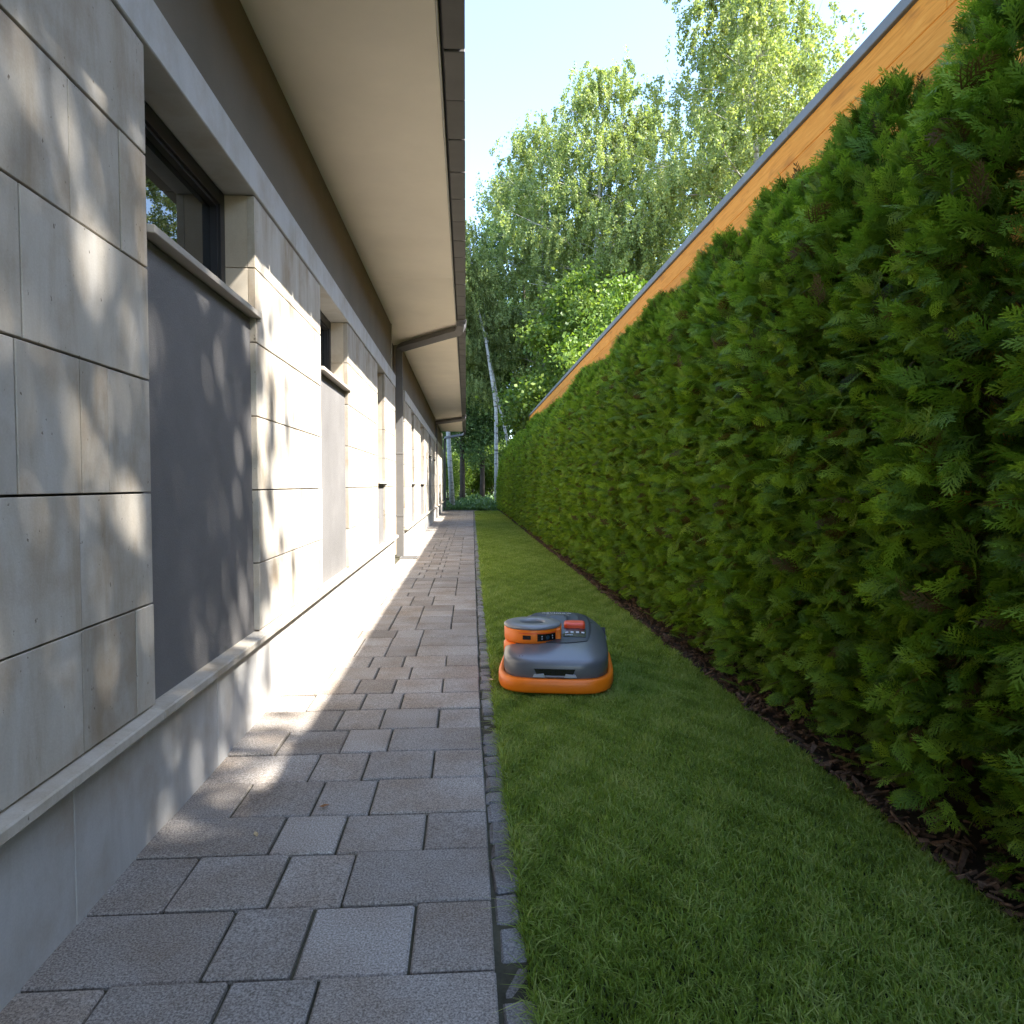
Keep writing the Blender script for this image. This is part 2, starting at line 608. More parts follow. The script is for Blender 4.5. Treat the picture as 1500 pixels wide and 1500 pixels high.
# eave: soffit boards butt at long joints
sy = [-4, 1.2, 6.9, 12.6, 18.3, 23.2, 26.6]
for k in range(len(sy) - 1):
    mk('soffit_panel', cbox(-1.6, -.122, sy[k] + .001, sy[k + 1] - .001, 2.974, 3.02, .003), SOFFIT, house)
mk('soffit_trim', cbox(-.121, -.112, -4, 26.6, 2.972, 3.02, .002), BAND, house)
# boxed eave in sections with open joints, like the row of tile ends seen from below
yb = [-4 + .1]
t_ = 5.04 - .425 * 21
yb = [t_ + .425 * k for k in range(0, 74) if t_ + .425 * k < 26.9]
fascia = mk('gutter', box(-.110, -.008, yb[0], yb[-1], 3.010, 3.030), FRAME, house)
for k in range(len(yb) - 1):
    mk('gutter_section', cbox(-.098, 0.0, yb[k] + .006, yb[k + 1] - .006, 2.988 + random.gauss(0, .0012), 3.04 , .004), GUTTER, fascia)
mk('roof_edge', cbox(-.60, -.004, yb[0], yb[-1] + .05, 3.0402, 3.060, .004), GUTTER, house)
roof = mk('roof', ([(-.02, -4.2, 3.061), (-.02, 26.95, 3.061), (-3.6, 26.95, 4.85), (-3.6, -4.2, 4.85),
                    (-6.0, -4.2, 3.062), (-6.0, 26.95, 3.062)], [(0, 1, 2, 3), (3, 2, 5, 4), (0, 3, 4), (1, 5, 2), (0, 4, 5, 1)]), ROOFM, house)
gable = mk('gable_wall', box(-6.0, -.915, H_END, H_END + .02, 0, 2.97), FRIEZE, house)


def downpipe(y0, slot_a, slot_b, px=-.915):
    w = .046
    p = mk('downpipe', tube([(px, y0, .012), (px, y0, 2.80), (px, y0, 2.845), (px + .012, y0 - .008, 2.872), (px + .05, y0 - .04, 2.886),
                             (-.20, y0 - .93, 2.895), (-.09, y0 - 1.04, 2.90), (-.055, y0 - 1.13, 2.915), (-.050, y0 - 1.20, 2.95), (-.050, y0 - 1.22, 3.0)], w, square=True), PIPE, house)
    for z in (.56, 1.42, 2.45):
        mk('pipe_clip', join(cbox(px - .052, px + .0485, y0 - .0495, y0 + .0495, z, z + .025, .002), cbox(px - .10, px - .05, y0 - .008, y0 + .008, z + .006, z + .018, .001)), PIPE, p)
    mk('pipe_outlet', tube([(-.050, y0 - 1.22, 2.955), (-.050, y0 - 1.22, 2.986)], [.05, .062], square=True), GUTTER, p)
    mk('slot_back', box(-1.02, -1.012, slot_a, slot_b, 0, 2.194), REVEAL, house)
    mk('slot_side', box(-1.0115, -.9015, slot_b - .004, slot_b + .002, 0, 2.97), STONE, house)
    mk('slot_side', box(-1.0115, -.9015, slot_a - .002, slot_a + .004, 0, 2.97), STONE, house)
    return p


downpipe(9.93, *SLOT[0])
downpipe(21.7, *SLOT[1])
mk('downpipe', tube([(-.84, 28.3, .0), (-.84, 28.3, 2.80), (-.80, 28.2, 2.86), (-.12, 27.2, 2.90), (-.05, 26.95, 2.93), (-.05, 26.85, 3.0)], .04, square=True), PIPE, house)

grate = empty('drain_grate', (-.80, 9.75, 0), 'small square drain grate in the paving at the foot of the nearest downpipe', 'drain')
mk('grate_frame', join(box(-.90, -.66, 9.60, 9.615, .002, .012), box(-.90, -.66, 9.885, 9.90, .002, .012), box(-.90, -.885, 9.615, 9.885, .002, .0115), box(-.675, -.66, 9.615, 9.885, .002, .0115)), PIPE, grate)
for k in range(6):
    mk('grate_bar', box(-.885, -.675, 9.635 + k * .042, 9.65 + k * .042, .003, .010), PIPE, grate)

# ------------------------------------------------------------------ wooden fence behind the hedge
fence = empty('wooden_fence', (2.33, 11.0, 0), 'tall orange larch board wall with a grey metal cap rising behind the hedge', 'wooden wall')
FX, FT, FE = 2.30, 3.54, 25.9
nrow = 18
hb = (FT - .075) / nrow
for r_ in range(nrow):
    t_ = -4.0 - random.uniform(0, 2.0)
    while t_ < FE:
        L = random.choice([3.2, 4.0, 4.8])
        a, b = max(t_, -4.0), min(t_ + L, FE)
        if b - a > .05:
            z0 = r_ * hb
            mk('board', cbox(FX + random.gauss(0, .001), FX + .024, a + .0001, b - .0001, z0 + .0001, z0 + hb - .0001, .0055), WOOD, fence)
        t_ += L
for k in range(11):
    mk('post', cbox(FX + .0245, FX + .13, -3.8 + k * 2.95, -3.7 + k * 2.95, -.1, FT - .08, .004), WOOD, fence)
for k in range(10):
    a = -4.0 + k * 2.995
    mk('metal_cap', cbox(FX - .022, FX + .16, a + .0008, a + 2.9942, FT - .073, FT, .004), CAPM, fence)


# ------------------------------------------------------------------ foliage builders
def orient(d, roll, n):
    """right-handed frames: d along, s side, u normal"""
    d = d / np.linalg.norm(d, axis=1, keepdims=True)
    up = np.tile([0., 0., 1.], (n, 1))
    bad = np.abs(d[:, 2]) > .95
    up[bad] = [1., 0., 0.]
    s = np.cross(d, up); s /= np.linalg.norm(s, axis=1, keepdims=True)
    u = np.cross(s, d)
    c, q = np.cos(roll)[:, None], np.sin(roll)[:, None]
    return d, s * c + u * q, u * c - s * q


def spray(level, seed):
    """a flat fern-like spray of scale-leaved branchlets, 1 unit long"""
    r = np.random.default_rng(seed)
    Q = []

    def seg(p, a, L, w0, w1):
        d = np.array([math.cos(a), math.sin(a)]); s = np.array([-d[1], d[0]])
        q = p + d * L
        Q.append([p - s * w0, q - s * w1, q + s * w1, p + s * w0])
        return q

    if level == 0:
        p = np.array([0., 0.]); a = 0.
        stations = []
        for k in range(5):
            q = seg(p, a, .2, .016 - k * .0022, .0145 - k * .0022)
            stations.append((p, q, a)); p = q; a += r.normal(0, .08)
        for k in range(16):
            t = .10 + .86 * k / 16 + r.normal(0, .012)
            i = min(int(t * 5), 4); P0, P1, aa = stations[i]
            o = P0 + (P1 - P0) * (t * 5 - i)
            sd = 1 if k % 2 else -1
            L = (.46 * (1 - t) ** .8 + .07) * r.uniform(.8, 1.15)
            ang = aa + sd * R(r.uniform(34, 50))
            m_ = seg(o, ang, L * .55, .017, .016)
            seg(m_, ang - sd * R(9), L * .45, .016, .006)
            if L > .15:
                for j in range(3 if L > .26 else 2):
                    f = .28 + .24 * j
                    oo = o + np.array([math.cos(ang), math.sin(ang)]) * L * f
                    for s2 in (1, -1):
                        if r.random() < .9:
                            seg(oo, ang + s2 * R(r.uniform(32, 46)), L * r.uniform(.26, .40) * (1 - .25 * j), .015, .006)
    else:
        seg(np.array([0., 0.]), 0, .55, .03, .03); seg(np.array([.55, 0.]), 0, .45, .035, .012)
        for k in range(9):
            t = .10 + .8 * k / 9
            sd = 1 if k % 2 else -1
            L = (.46 * (1 - t) + .10) * r.uniform(.8, 1.2)
            seg(np.array([t, 0.]), sd * R(r.uniform(32, 50)), L, .045, .018)
    A = np.array(Q)                                    # (q,4,2)
    droop = -.22 * A[..., 0] ** 2 - .25 * np.abs(A[..., 1]) ** 1.5 + r.normal(0, .012, (len(A), 1))
    return np.concatenate([A, droop[..., None]], -1)


SPR = [[spray(0, s) for s in range(4)], [spray(1, 10 + s) for s in range(4)]]


def place(temps, O, D, roll, L, tone, r):
    """stamp flat templates at O; returns vertices, quads, tone per quad"""
    n = len(O)
    d, s, u = orient(D, roll, n)
    pick = r.integers(0, len(temps), n)
    VV, TT = [], []
    for k, T in enumerate(temps):
        m = pick == k
        if not m.any(): continue
        P = (O[m][:, None, None, :] + L[m][:, None, None, None] * (
            T[None, ..., 0:1] * d[m][:, None, None, :] + T[None, ..., 1:2] * s[m][:, None, None, :] + T[None, ..., 2:3] * u[m][:, None, None, :]))
        VV.append(P.reshape(-1, 3))
        TT.append(np.repeat(tone[m], len(T)) + r.normal(0, .05, m.sum() * len(T)))
    V = np.concatenate(VV); t = np.clip(np.concatenate(TT), 0, 1)
    return V, np.arange(len(V)).reshape(-1, 4), t


def lumps(r, n=26):
    c = r.uniform(-1, 1, (n, 3)) * [.6, .5, 1.3] + [0, 0, 1.3]
    a = r.uniform(-1, 1, n)
    return c, a


def thuja_mesh(seed, n, level, size):
    r = np.random.default_rng(seed)
    z = .05 + 2.42 * r.random(n) ** .97
    ph = np.where(r.random(n) < .80, r.uniform(R(95), R(265), n), r.uniform(-R(95), R(95), n))
    zz = np.clip(z / 2.5, 0, 1)
    prof = np.interp(zz, [0, .06, .2, .45, .7, .85, .95, 1.0], [.97, 1.03, 1.03, 1.0, .90, .70, .42, .14])
    c, a = lumps(r)
    P = np.stack([np.cos(ph) * .52 * prof, np.sin(ph) * .42 * prof, z], 1)
    bump = np.zeros(n)
    for k in range(len(a)):
        bump += a[k] * np.exp(-((P - c[k]) ** 2).sum(1) / .045)
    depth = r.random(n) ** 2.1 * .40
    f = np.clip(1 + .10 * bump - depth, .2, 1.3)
    P[:, 0] *= f; P[:, 1] *= f
    el = np.radians(np.clip(r.normal(6 + 58 * zz ** 4, 24, n), -50, 85))
    az = ph + r.normal(0, .55, n)
    D = np.stack([np.cos(az) * np.cos(el), np.sin(az) * np.cos(el), np.sin(el)], 1)
    L = size * r.uniform(.5, 1.35, n) * (1 - .25 * (z < .3))
    O = P - D * (L * .55)[:, None]
    roll = r.normal(0, .9, n)
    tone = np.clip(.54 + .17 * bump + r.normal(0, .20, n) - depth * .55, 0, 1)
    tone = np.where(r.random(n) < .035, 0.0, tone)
    # leaders and stray shoots at the crest
    m = max(10, n // 60)
    O2 = np.stack([r.normal(0, .06, m), r.normal(0, .15, m), r.uniform(2.1, 2.42, m)], 1)
    D2 = np.stack([r.normal(0, .35, m), r.normal(0, .35, m), np.ones(m)], 1)
    O = np.concatenate([O, O2]); D = np.concatenate([D, D2]); L = np.concatenate([L, size * r.uniform(.9, 1.5, m)])
    roll = np.concatenate([roll, r.uniform(0, 6.28, m)]); tone = np.concatenate([tone, r.uniform(.55, .95, m)])
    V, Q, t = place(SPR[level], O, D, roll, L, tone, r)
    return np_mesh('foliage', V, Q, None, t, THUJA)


def thuja_stem(seed):
    r = random.Random(seed)
    bits = [tube([(0, 0, -.02), (.01, .01, .8), (0, 0, 1.7), (.01, 0, 2.5)], [.035, .028, .018, .005], 7)]
    for k in range(26):
        z = .12 + 2.1 * k / 26
        a = r.uniform(R(80), R(280))
        L = r.uniform(.25, .42) * (1 - .5 * z / 2.5)
        bits.append(tube([(0, 0, z), (math.cos(a) * L * .5, math.sin(a) * L * .5, z + .05), (math.cos(a) * L, math.sin(a) * L, z + .16)], [.008, .006, .003], 4))
    V, F = join(*bits)
    me = bpy.data.meshes.new('trunk'); me.from_pydata(V, [], F); me.materials.append(TWIG)
    return me


hedge = empty('thuja_hedge', (1.8, 12.0, 0), 'long dense green thuja hedge in front of the orange wooden wall', 'hedge')
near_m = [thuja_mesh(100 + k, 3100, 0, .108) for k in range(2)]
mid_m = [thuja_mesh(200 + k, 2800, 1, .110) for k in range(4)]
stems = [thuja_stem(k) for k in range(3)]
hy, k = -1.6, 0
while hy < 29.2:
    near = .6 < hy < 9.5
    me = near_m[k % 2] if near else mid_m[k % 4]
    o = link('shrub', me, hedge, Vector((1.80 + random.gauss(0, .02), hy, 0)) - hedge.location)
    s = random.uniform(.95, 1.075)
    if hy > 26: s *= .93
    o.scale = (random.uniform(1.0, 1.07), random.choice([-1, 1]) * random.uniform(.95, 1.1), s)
    t_ = link('trunk', stems[k % 3], o, (0, 0, 0))
    hy += random.uniform(.40, .48); k += 1

# bark chips and small stones under the hedge
n = 2600
cx = 1.245 + np.abs(rng.normal(0, .13, n)); cy = rng.uniform(.8, 1, n) * 0 + 1.0 + 14 * rng.random(n) ** 1.5
bits = []
for a, b in zip(cx, cy):
    L, W, T = rng.gamma(3, .011), rng.uniform(.006, .022), rng.uniform(.002, .008)
    V, F = box(-L / 2, L / 2, -W / 2, W / 2, -T / 2, T / 2)
    Mx = Matrix.Rotation(rng.uniform(0, 6.28), 3, 'Z') @ Matrix.Rotation(rng.normal(0, .45), 3, 'Y') @ Matrix.Rotation(rng.normal(0, .4), 3, 'X')
    z = max(.003, rng.normal(.014, .01))
    bits.append(([tuple(Mx @ Vector((p[0], p[1] * (.5 if p[0] > 0 else 1), p[2])) + Vector((a, b, z))) for p in V], F))
ch = mk('bark_chips', join(*bits), CHIP)
tag(ch, 'brown bark chips scattered along the foot of the hedge', 'bark mulch', kind='stuff')


# ------------------------------------------------------------------ grass
def blades(n, ylo, yhi, w, h, seed, pw=1.0, two=True):
    r = np.random.default_rng(seed)
    y = ylo + (yhi - ylo) * r.random(n) ** pw
    e = 0.058 + 0.0085 * np.maximum(0, y - 3.0)
    lo = e + .066; hi = 1.262
    x = lo + (hi - lo) * r.random(n)
    x += np.where(r.random(n) < .02, r.normal(0, .02, n), 0)
    clump = .35 * np.sin(x * 5 + np.sin(y * 2.3)) * np.sin(y * 3.1 + x) + (np.sin(x * 23 + 2 * np.sin(y * 9)) + np.sin(y * 19 + 3 * np.sin(x * 13)) + np.sin(x * 61 + y * 47)) / 3
    hh = h * r.uniform(.55, 1.25, n) * (1 + .22 * clump)
    edge_t = np.exp(-(x - lo) / .035)
    hh *= 1 + .55 * edge_t
    a = r.uniform(0, 6.28, n)
    lean = np.abs(r.normal(.70, .42, n)) * (1 + .6 * edge_t)
    la = a + r.normal(0, .9, n)
    side = np.stack([np.cos(a), np.sin(a), np.zeros(n)], 1)
    ld = np.stack([np.cos(la + 1.57), np.sin(la + 1.57), np.zeros(n)], 1)
    ww = (w * r.uniform(.7, 1.3, n))[:, None]
    B = np.stack([x, y, np.full(n, -.014)], 1)
    up = np.array([0, 0, 1.])
    M1 = B + (hh * .55)[:, None] * up + (hh * lean * .28)[:, None] * ld
    Tp = B + (hh * np.maximum(.35, 1 - .18 * lean))[:, None] * up + (hh * lean)[:, None] * ld
    tone = np.clip(.47 + .32 * clump + r.normal(0, .21, n) + np.where(r.random(n) < .035, .45, 0), 0, 1)
    if two:
        V = np.stack([B - side * ww, B + side * ww, M1 + side * ww * .8, M1 - side * ww * .8, Tp], 1).reshape(-1, 3)
        i = np.arange(n)[:, None] * 5
        return V, i + np.array([[0, 1, 2, 3]]), i + np.array([[3, 2, 4]]), tone, tone
    V = np.stack([B - side * ww, B + side * ww, Tp], 1).reshape(-1, 3)
    return V, None, np.arange(n)[:, None] * 3 + np.array([[0, 1, 2]]), None, tone


G = [blades(115000, .9, 3.2, .0019, .029, 1), blades(95000, 3.2, 7.5, .0026, .030, 2, 1.25), blades(150000, 7.5, 27.2, .0055, .030, 3, 1.5, False)]
off, VV, QQ, TT, tq, tt = 0, [], [], [], [], []
for V, Q, T, a, b in G:
    VV.append(V)
    if Q is not None: QQ.append(Q + off); tq.append(a)
    TT.append(T + off); tt.append(b)
    off += len(V)
me = np_mesh('lawn_grass', np.concatenate(VV), np.concatenate(QQ), np.concatenate(TT), np.concatenate(tq + tt), GRASS)
tag(link('lawn_grass', me), 'strip of short mown green lawn between the path and the hedge', 'grass', kind='stuff')


# ------------------------------------------------------------------ trees
def leaf_quads(C, size, r, flat=.5):
    n = len(C)
    D = r.normal(0, 1, (n, 3)); D[:, 2] -= flat
    d, s, u = orient(D, r.uniform(0, 6.28, n), n)
    L = (size * r.uniform(.7, 1.3, n))[:, None]
    W = L * .36
    V = np.stack([C, C + d * L * .5 + s * W, C + d * L, C + d * L * .5 - s * W], 1).reshape(-1, 3)
    return V, np.arange(n * 4).reshape(-1, 4)


def tree_meshes(seed, H, tr, base, rad, prof, nl, nleaf, leaf, leafmat, barkmat, hang=0.0, spread=.30, lean=(0, 0), rise=.6):
    """tapered trunk with limbs, and a crown of leaves clustered along twigs"""
    r = np.random.default_rng(seed)
    axis = lambda t: np.array([lean[0] * t + .12 * math.sin(3 * t + seed), lean[1] * t + .10 * math.cos(4 * t + seed), H * t])
    tb = [tube([axis(t) for t in np.linspace(-.01, .91, 9)], [tr * (1 - .93 * t) + .012 for t in np.linspace(0, .985, 9)], 8)]
    S = []
    for k in range(nl):
        t = base + (.98 - base) * (k + r.random() * .8) / nl
        az = k * 2.399 + r.normal(0, .4)
        u = (t - base) / (1 - base)
        L = rad * np.interp(u, [p[0] for p in prof], [p[1] for p in prof]) * r.uniform(.7, 1.12)
        o = axis(t * .96)
        pts = []
        for s in np.linspace(0, 1, 6):
            out = L * s
            up = rise * L * (s - .42 * s * s) * (1.2 - .3 * s)
            w = .12 * L * math.sin(2.6 * s + k)
            pts.append(o + np.array([math.cos(az) * out - math.sin(az) * w, math.sin(az) * out + math.cos(az) * w, up]))
        rr = max(.012, tr * (1 - .93 * t) * .30)
        tb.append(tube(pts, [rr * (1 - .85 * s) + .004 for s in np.linspace(0, 1, 6)], 5))
        pts = np.array(pts)
        m = max(4, int(9 * L / rad))
        for j in range(m):
            f = r.uniform(.22, 1.0) * 5
            i = min(int(f), 4)
            p = pts[i] + (pts[i + 1] - pts[i]) * (f - i)
            a2 = az + r.normal(0, 1.0)
            l2 = L * r.uniform(.16, .42)
            e = p + np.array([math.cos(a2) * l2, math.sin(a2) * l2, l2 * r.normal(.25, .35)])
            S.append((p, e))
            tb.append(tube([p, (p + e) / 2 + np.array([0, 0, .03]), e], [.010, .007, .003], 3))
    S = np.array(S)
    per = r.gamma(2.2, 1, len(S)); cnt = r.multinomial(nleaf, per / per.sum())
    idx = np.repeat(np.arange(len(S)), cnt)
    f = r.random(len(idx)) ** .8
    C = S[idx, 0] + (S[idx, 1] - S[idx, 0]) * f[:, None]
    if hang > 0:
        # pendulous twigs: leaves hang in strings below the limbs
        ns = max(1, nleaf // 22)
        sid = r.integers(0, ns, len(idx))
        key = (idx * 7 + sid % 7)
        jx = np.random.default_rng(seed + 5).normal(0, spread, (len(S) * 7 + 8, 3)); jx[:, 2] *= .5
        ln = np.random.default_rng(seed + 6).uniform(.3, 1.0, len(S) * 7 + 8) * hang
        q = r.random(len(idx))
        C = S[idx, 0] + (S[idx, 1] - S[idx, 0]) * (((key * 37) % 97) / 97.0)[:, None] + jx[key]
        C[:, 2] -= q * ln[key]
        C[:, :2] += (jx[key][:, :2] * .25) * q[:, None] + r.normal(0, .045, (len(idx), 2))
        tone = np.clip(.5 + np.random.default_rng(seed + 8).normal(0, .17, len(S) * 7 + 8)[key] + r.normal(0, .14, len(idx)), 0, 1)
    else:
        C = C + r.normal(0, spread, C.shape) * np.array([1, 1, .75])
        tone = np.clip(.5 + np.random.default_rng(seed + 8).normal(0, .15, len(S))[idx] + r.normal(0, .15, len(idx)), 0, 1)
    V, Q = leaf_quads(C, leaf, r, 1.2 if hang else .4)
    crown = np_mesh('crown', V, Q, None, tone, leafmat)
    TV, TF = join(*tb)
    trunk = bpy.data.meshes.new('trunk'); trunk.from_pydata(TV, [], TF); trunk.materials.append(barkmat)
    trunk.polygons.foreach_set('use_smooth', [True] * len(trunk.polygons))
    return trunk, crown


def plant_tree(name, meshes, loc, rz, s, label, cat='tree', group=None):
    t = empty(name, loc, label, cat, group, rz)
    a = link('trunk', meshes[0], t); b = link('crown', meshes[1], t)
    t.scale = (s, s, s) if not hasattr(s, '__len__') else s
    return t


OVAL = [(0, .55), (.25, .95), (.5, 1.0), (.8, .62), (1, .18)]
BROAD = [(0, .8), (.3, 1.0), (.6, .85), (1, .25)]
birch_a = tree_meshes(11, 19.0, .17, .34, 3.1, OVAL, 50, 100000, .09, BIRCH_LEAF, BBARK, hang=.85, spread=.42, lean=(.5, 0))
birch_b = tree_meshes(12, 17.0, .15, .34, 2.7, OVAL, 46, 85000, .09, BIRCH_LEAF, BBARK, hang=.8, spread=.40, lean=(-.6, .3))
hazel = tree_meshes(13, 8.6, .11, .10, 3.0, BROAD, 30, 26000, .15, HAZEL_LEAF, BARK, spread=.30, rise=1.0)
woods = tree_meshes(14, 20.0, .22, .22, 3.6, BROAD, 36, 34000, .17, WOODS_LEAF, BARK, spread=.42)
woods2 = tree_meshes(15, 16.0, .18, .16, 3.2, OVAL, 36, 30000, .16, WOODS_LEAF, BARK, spread=.40)
bush = tree_meshes(16, 2.6, .03, .06, 1.5, BROAD, 20, 9000, .10, HAZEL_LEAF, BARK, spread=.20, rise=1.1)

plant_tree('birch_tree', birch_a, (5.2, 29.5, 0), .4, 1.0, 'tall birch with pale green foliage rising behind the light green broadleaf tree')
plant_tree('birch_tree', birch_b, (7.6, 31.0, 0), 2.1, 1.05, 'tall birch in the back row between two other birches above the wooden wall')
plant_tree('birch_tree', birch_a, (6.6, 15.6, 0), 3.3, .74, 'nearest birch behind the wooden wall, its foliage hanging down to the cap')
plant_tree('birch_tree', birch_b, (10.2, 25.5, 0), 4.6, 1.1, 'birch standing behind the nearest one at the right end of the tree row')
plant_tree('birch_tree', birch_b, (3.9, 33.0, 0), .7, 1.08, 'birch whose crown borders the patch of open sky beside the roof')
plant_tree('hazel_tree', hazel, (4.3, 26.9, 0), .5, 1.02, 'bright light green broadleaf tree at the far end of the wooden wall')
plant_tree('hazel_tree', hazel, (5.6, 22.5, 0), 2.5, .85, 'small light green broadleaf tree peeping over the middle of the wooden wall')


def bare_birch(pts, r0, label):
    t = empty('birch_tree', pts[0], label, 'tree')
    n = len(pts)
    mk('trunk', tube(pts, [r0 * (1 - .6 * k / (n - 1)) for k in range(n)], 9), BBARK, t, smooth=True)
    o = link('crown', birch_b[1], t, Vector(pts[-1]) - Vector(pts[0]) - Vector((0, 0, 8.6)))
    o.scale = (.55, .55, .58)
    return t


bare_birch([(-.58, 31.0, -.03), (-.72, 31, 2.4), (-.86, 31, 5), (-1.0, 31, 12)], .125, 'white birch trunk beside the end of the house')
bare_birch([(1.33, 31.0, -.03), (1.32, 31, 2.2), (1.31, 31, 4.28), (1.20, 31, 5.1), (.87, 31.1, 7.26), (.51, 31.2, 8.75), (.30, 31.3, 10.2), (.12, 31.4, 11.8)], .095, 'upright white birch trunk in the middle of the gap before the woods')
bare_birch([(2.05, 31.4, -.03), (1.95, 31.3, 2.3), (1.65, 31.2, 3.7), (1.33, 31.25, 5.0), (1.05, 31.4, 6.6), (.85, 31.5, 8.2), (.75, 31.7, 10.0)], .08, 'leaning white birch trunk rising above the far hedge end')

for k, (x, y, m, s, lab) in enumerate([
    (-.25, 35.0, 0, .62, 'dark tree trunk nearest the house end under the woods'),
    (.75, 35.2, 1, .70, 'dark tree trunk left of the far hedge end'),
]):
    plant_tree('woodland_tree', (woods, woods2)[m], (x, y, 0), k * 1.7, s, lab, group=None)
k = 0
for y in (42, 49, 57):
    for x in np.arange(-6, 20, 4.2):
        xx = x + random.uniform(-1.2, 1.2) + (2 if y == 49 else 0)
        plant_tree('woodland_tree', (woods, woods2)[k % 2], (xx, y + random.uniform(-2, 2), 0), random.uniform(0, 6), random.uniform(.60, .72) if xx < 3.2 else random.uniform(.85, 1.1),
                   'dark green tree in the shaded woods beyond the garden', group='trees of the woods beyond the garden')
        k += 1
for k, (x, y, s) in enumerate([(-.9, 38, .9), (.35, 40, 1.0), (1.4, 41, 1.1), (2.6, 38.5, 1.2), (-2.4, 39, 1.2), (.9, 44, 1.3), (-.3, 46, 1.4), (3.6, 42, 1.3)]):
    plant_tree('woodland_shrub', bush, (x, y, 0), k * 1.3, s, 'leafy green shrub growing under the trees of the woods', 'shrub', 'shrubs under the woods')

# low plants that cover the ground of the woods
n = 60000
gx = rng.uniform(-5, 9, n); gy = 27.6 + 22 * rng.random(n) ** 1.3
keep = ~((gx > 1.2) & (gx < 2.5) & (gy < 29.6)) & ~((gx < -.8) & (gy < 28.4))
gx, gy = gx[keep], gy[keep]
gz = (.10 + .12 * np.sin(gx * 2.1 + np.sin(gy)) + .10 * np.sin(gy * 1.7 + gx)).clip(.02, 1) * rng.random(len(gx)) * np.clip((gy - 27.4) / 3, .25, 1.6)
V, Q = leaf_quads(np.stack([gx, gy, gz], 1), .13, rng, -.6)
tag(link('ground_cover', np_mesh('ground_cover', V, Q, None, np.clip(rng.normal(.45, .2, len(gx)), 0, 1), WOODS_LEAF)), 'low green plants covering the ground of the woods', 'undergrowth', kind='stuff')

# the ash behind the wall, out of frame: it throws the dappled shade on the near stone
ash = tree_meshes(21, 13.0, .17, .34, 3.4, BROAD, 48, 46000, .135, HAZEL_LEAF, BARK, spread=.29)
plant_tree('ash_tree', ash, (6.0, -3.0, 0), .3, 1.0, 'tall ash behind the wooden wall that shades the nearest stone slabs', 'tree')

# small loose leaves
def small_leaf(name, x, y, z, s, mat, label):
    V = [(-s, 0, 0), (-s * .3, s * .45, s * .22), (s * .4, s * .4, s * .1), (s, 0, s * .25), (s * .35, -s * .42, s * .12), (-s * .35, -s * .4, s * .2), (0, 0, -s * .02)]
    V += [(a, b, c + .0012) for a, b, c in V]
    F = [(6, (k + 1) % 6, k) for k in range(6)] + [(13, 7 + k, 7 + (k + 1) % 6) for k in range(6)] + [(k, (k + 1) % 6, 7 + (k + 1) % 6, 7 + k) for k in range(6)]
    a = random.uniform(0, 6.28)
    V = [(x + p * math.cos(a) - q * math.sin(a), y + p * math.sin(a) + q * math.cos(a), z + c) for p, q, c in V]
    return tag(mk(name, (V, F), mat), label, 'leaf')


small_leaf('fallen_leaf', -.441, 2.197, .004, .016, LEAFDRY, 'small rusty brown leaf lying on the path pavers')
small_leaf('fallen_leaf', .125, 3.56, .012, .020, LEAFPALE, 'pale dry leaf on the setts beside the mower')
small_leaf('fallen_leaf', -.60, 2.03, .003, .014, LEAFPALE, 'faded tan leaf on the nearest light paver')

# ------------------------------------------------------------------ robot mower


def m_plastic(name, c, rough=.38, coat=.15):
    t = NT(name)
    v = t.mapped((1, 1, 1), rnd=False, obj=True)
    n = t.noise(v, 9, 3, .5)
    f = t.noise(v, 900, 2, .5)
    t.color(t.mix(t.ramp(n, [(.3, 0.0), (.7, 1.0)]), tuple(x * .95 for x in c), tuple(min(1, x * 1.05) for x in c)))
    t.rough(t.ramp(n, [(.2, rough * .88), (.8, rough * 1.12)]))
    t.b.inputs['Specular IOR Level'].default_value = .5
    t.b.inputs['Coat Weight'].default_value = coat
    t.b.inputs['Coat Roughness'].default_value = .25
    t.bump(f, .06, .001)
    return t.m


GREYP = m_plastic('grey_plastic', (.120, .121, .128), .30, .3)
DECKP = m_plastic('dark_grey_plastic', (.036, .036, .039), .42)
LIDP = m_plastic('silver_grey_plastic', (.22, .225, .235), .35)
ORANGE = m_plastic('orange_plastic', (.98, .205, .006), .42, .05)
REDP = m_plastic('red_plastic', (.86, .085, .02), .35)
BLACKP = m_plastic('black_plastic', (.008, .008, .009), .25)
LENSP = m_plastic('lens_glass', (.02, .05, .07), .05, 1.0)
PRINT = m_plastic('light_print', (.62, .63, .64), .5)
CONTACT = m_plastic('contact_metal', (.40, .42, .44), .3)
RUBBER = m_plastic('rubber', (.02, .02, .02), .8, 0)

NSEG = 64


def ring(hw, yf, yr, zf, zr, pf=4.6, pr=3.2, px=0.0):
    P = []
    ym = (yf + yr) / 2 + .05
    for k in range(NSEG):
        a = 2 * math.pi * k / NSEG
        c, s = math.cos(a), math.sin(a)
        p = pr if s > 0 else pf
        x = hw * math.copysign(abs(c) ** (2 / p), c)
        y_ = ym + ((yr - ym) if s > 0 else (ym - yf)) * math.copysign(abs(s) ** (2 / p), s)
        f = (y_ - yf) / (yr - yf)
        P.append((x + px, y_, zf + (zr - zf) * f))
    return P


def loft(rings, cap0=True, cap1=True):
    V, F = [], []
    n = len(rings[0])
    for r_ in rings: V += r_
    for i in range(len(rings) - 1):
        for k in range(n):
            a, b = i * n + k, i * n + (k + 1) % n
            F.append((a, b, b + n, a + n))
    if cap0: F.append(tuple(range(n))[::-1])
    if cap1: F.append(tuple(range((len(rings) - 1) * n, len(rings) * n)))
    return V, F


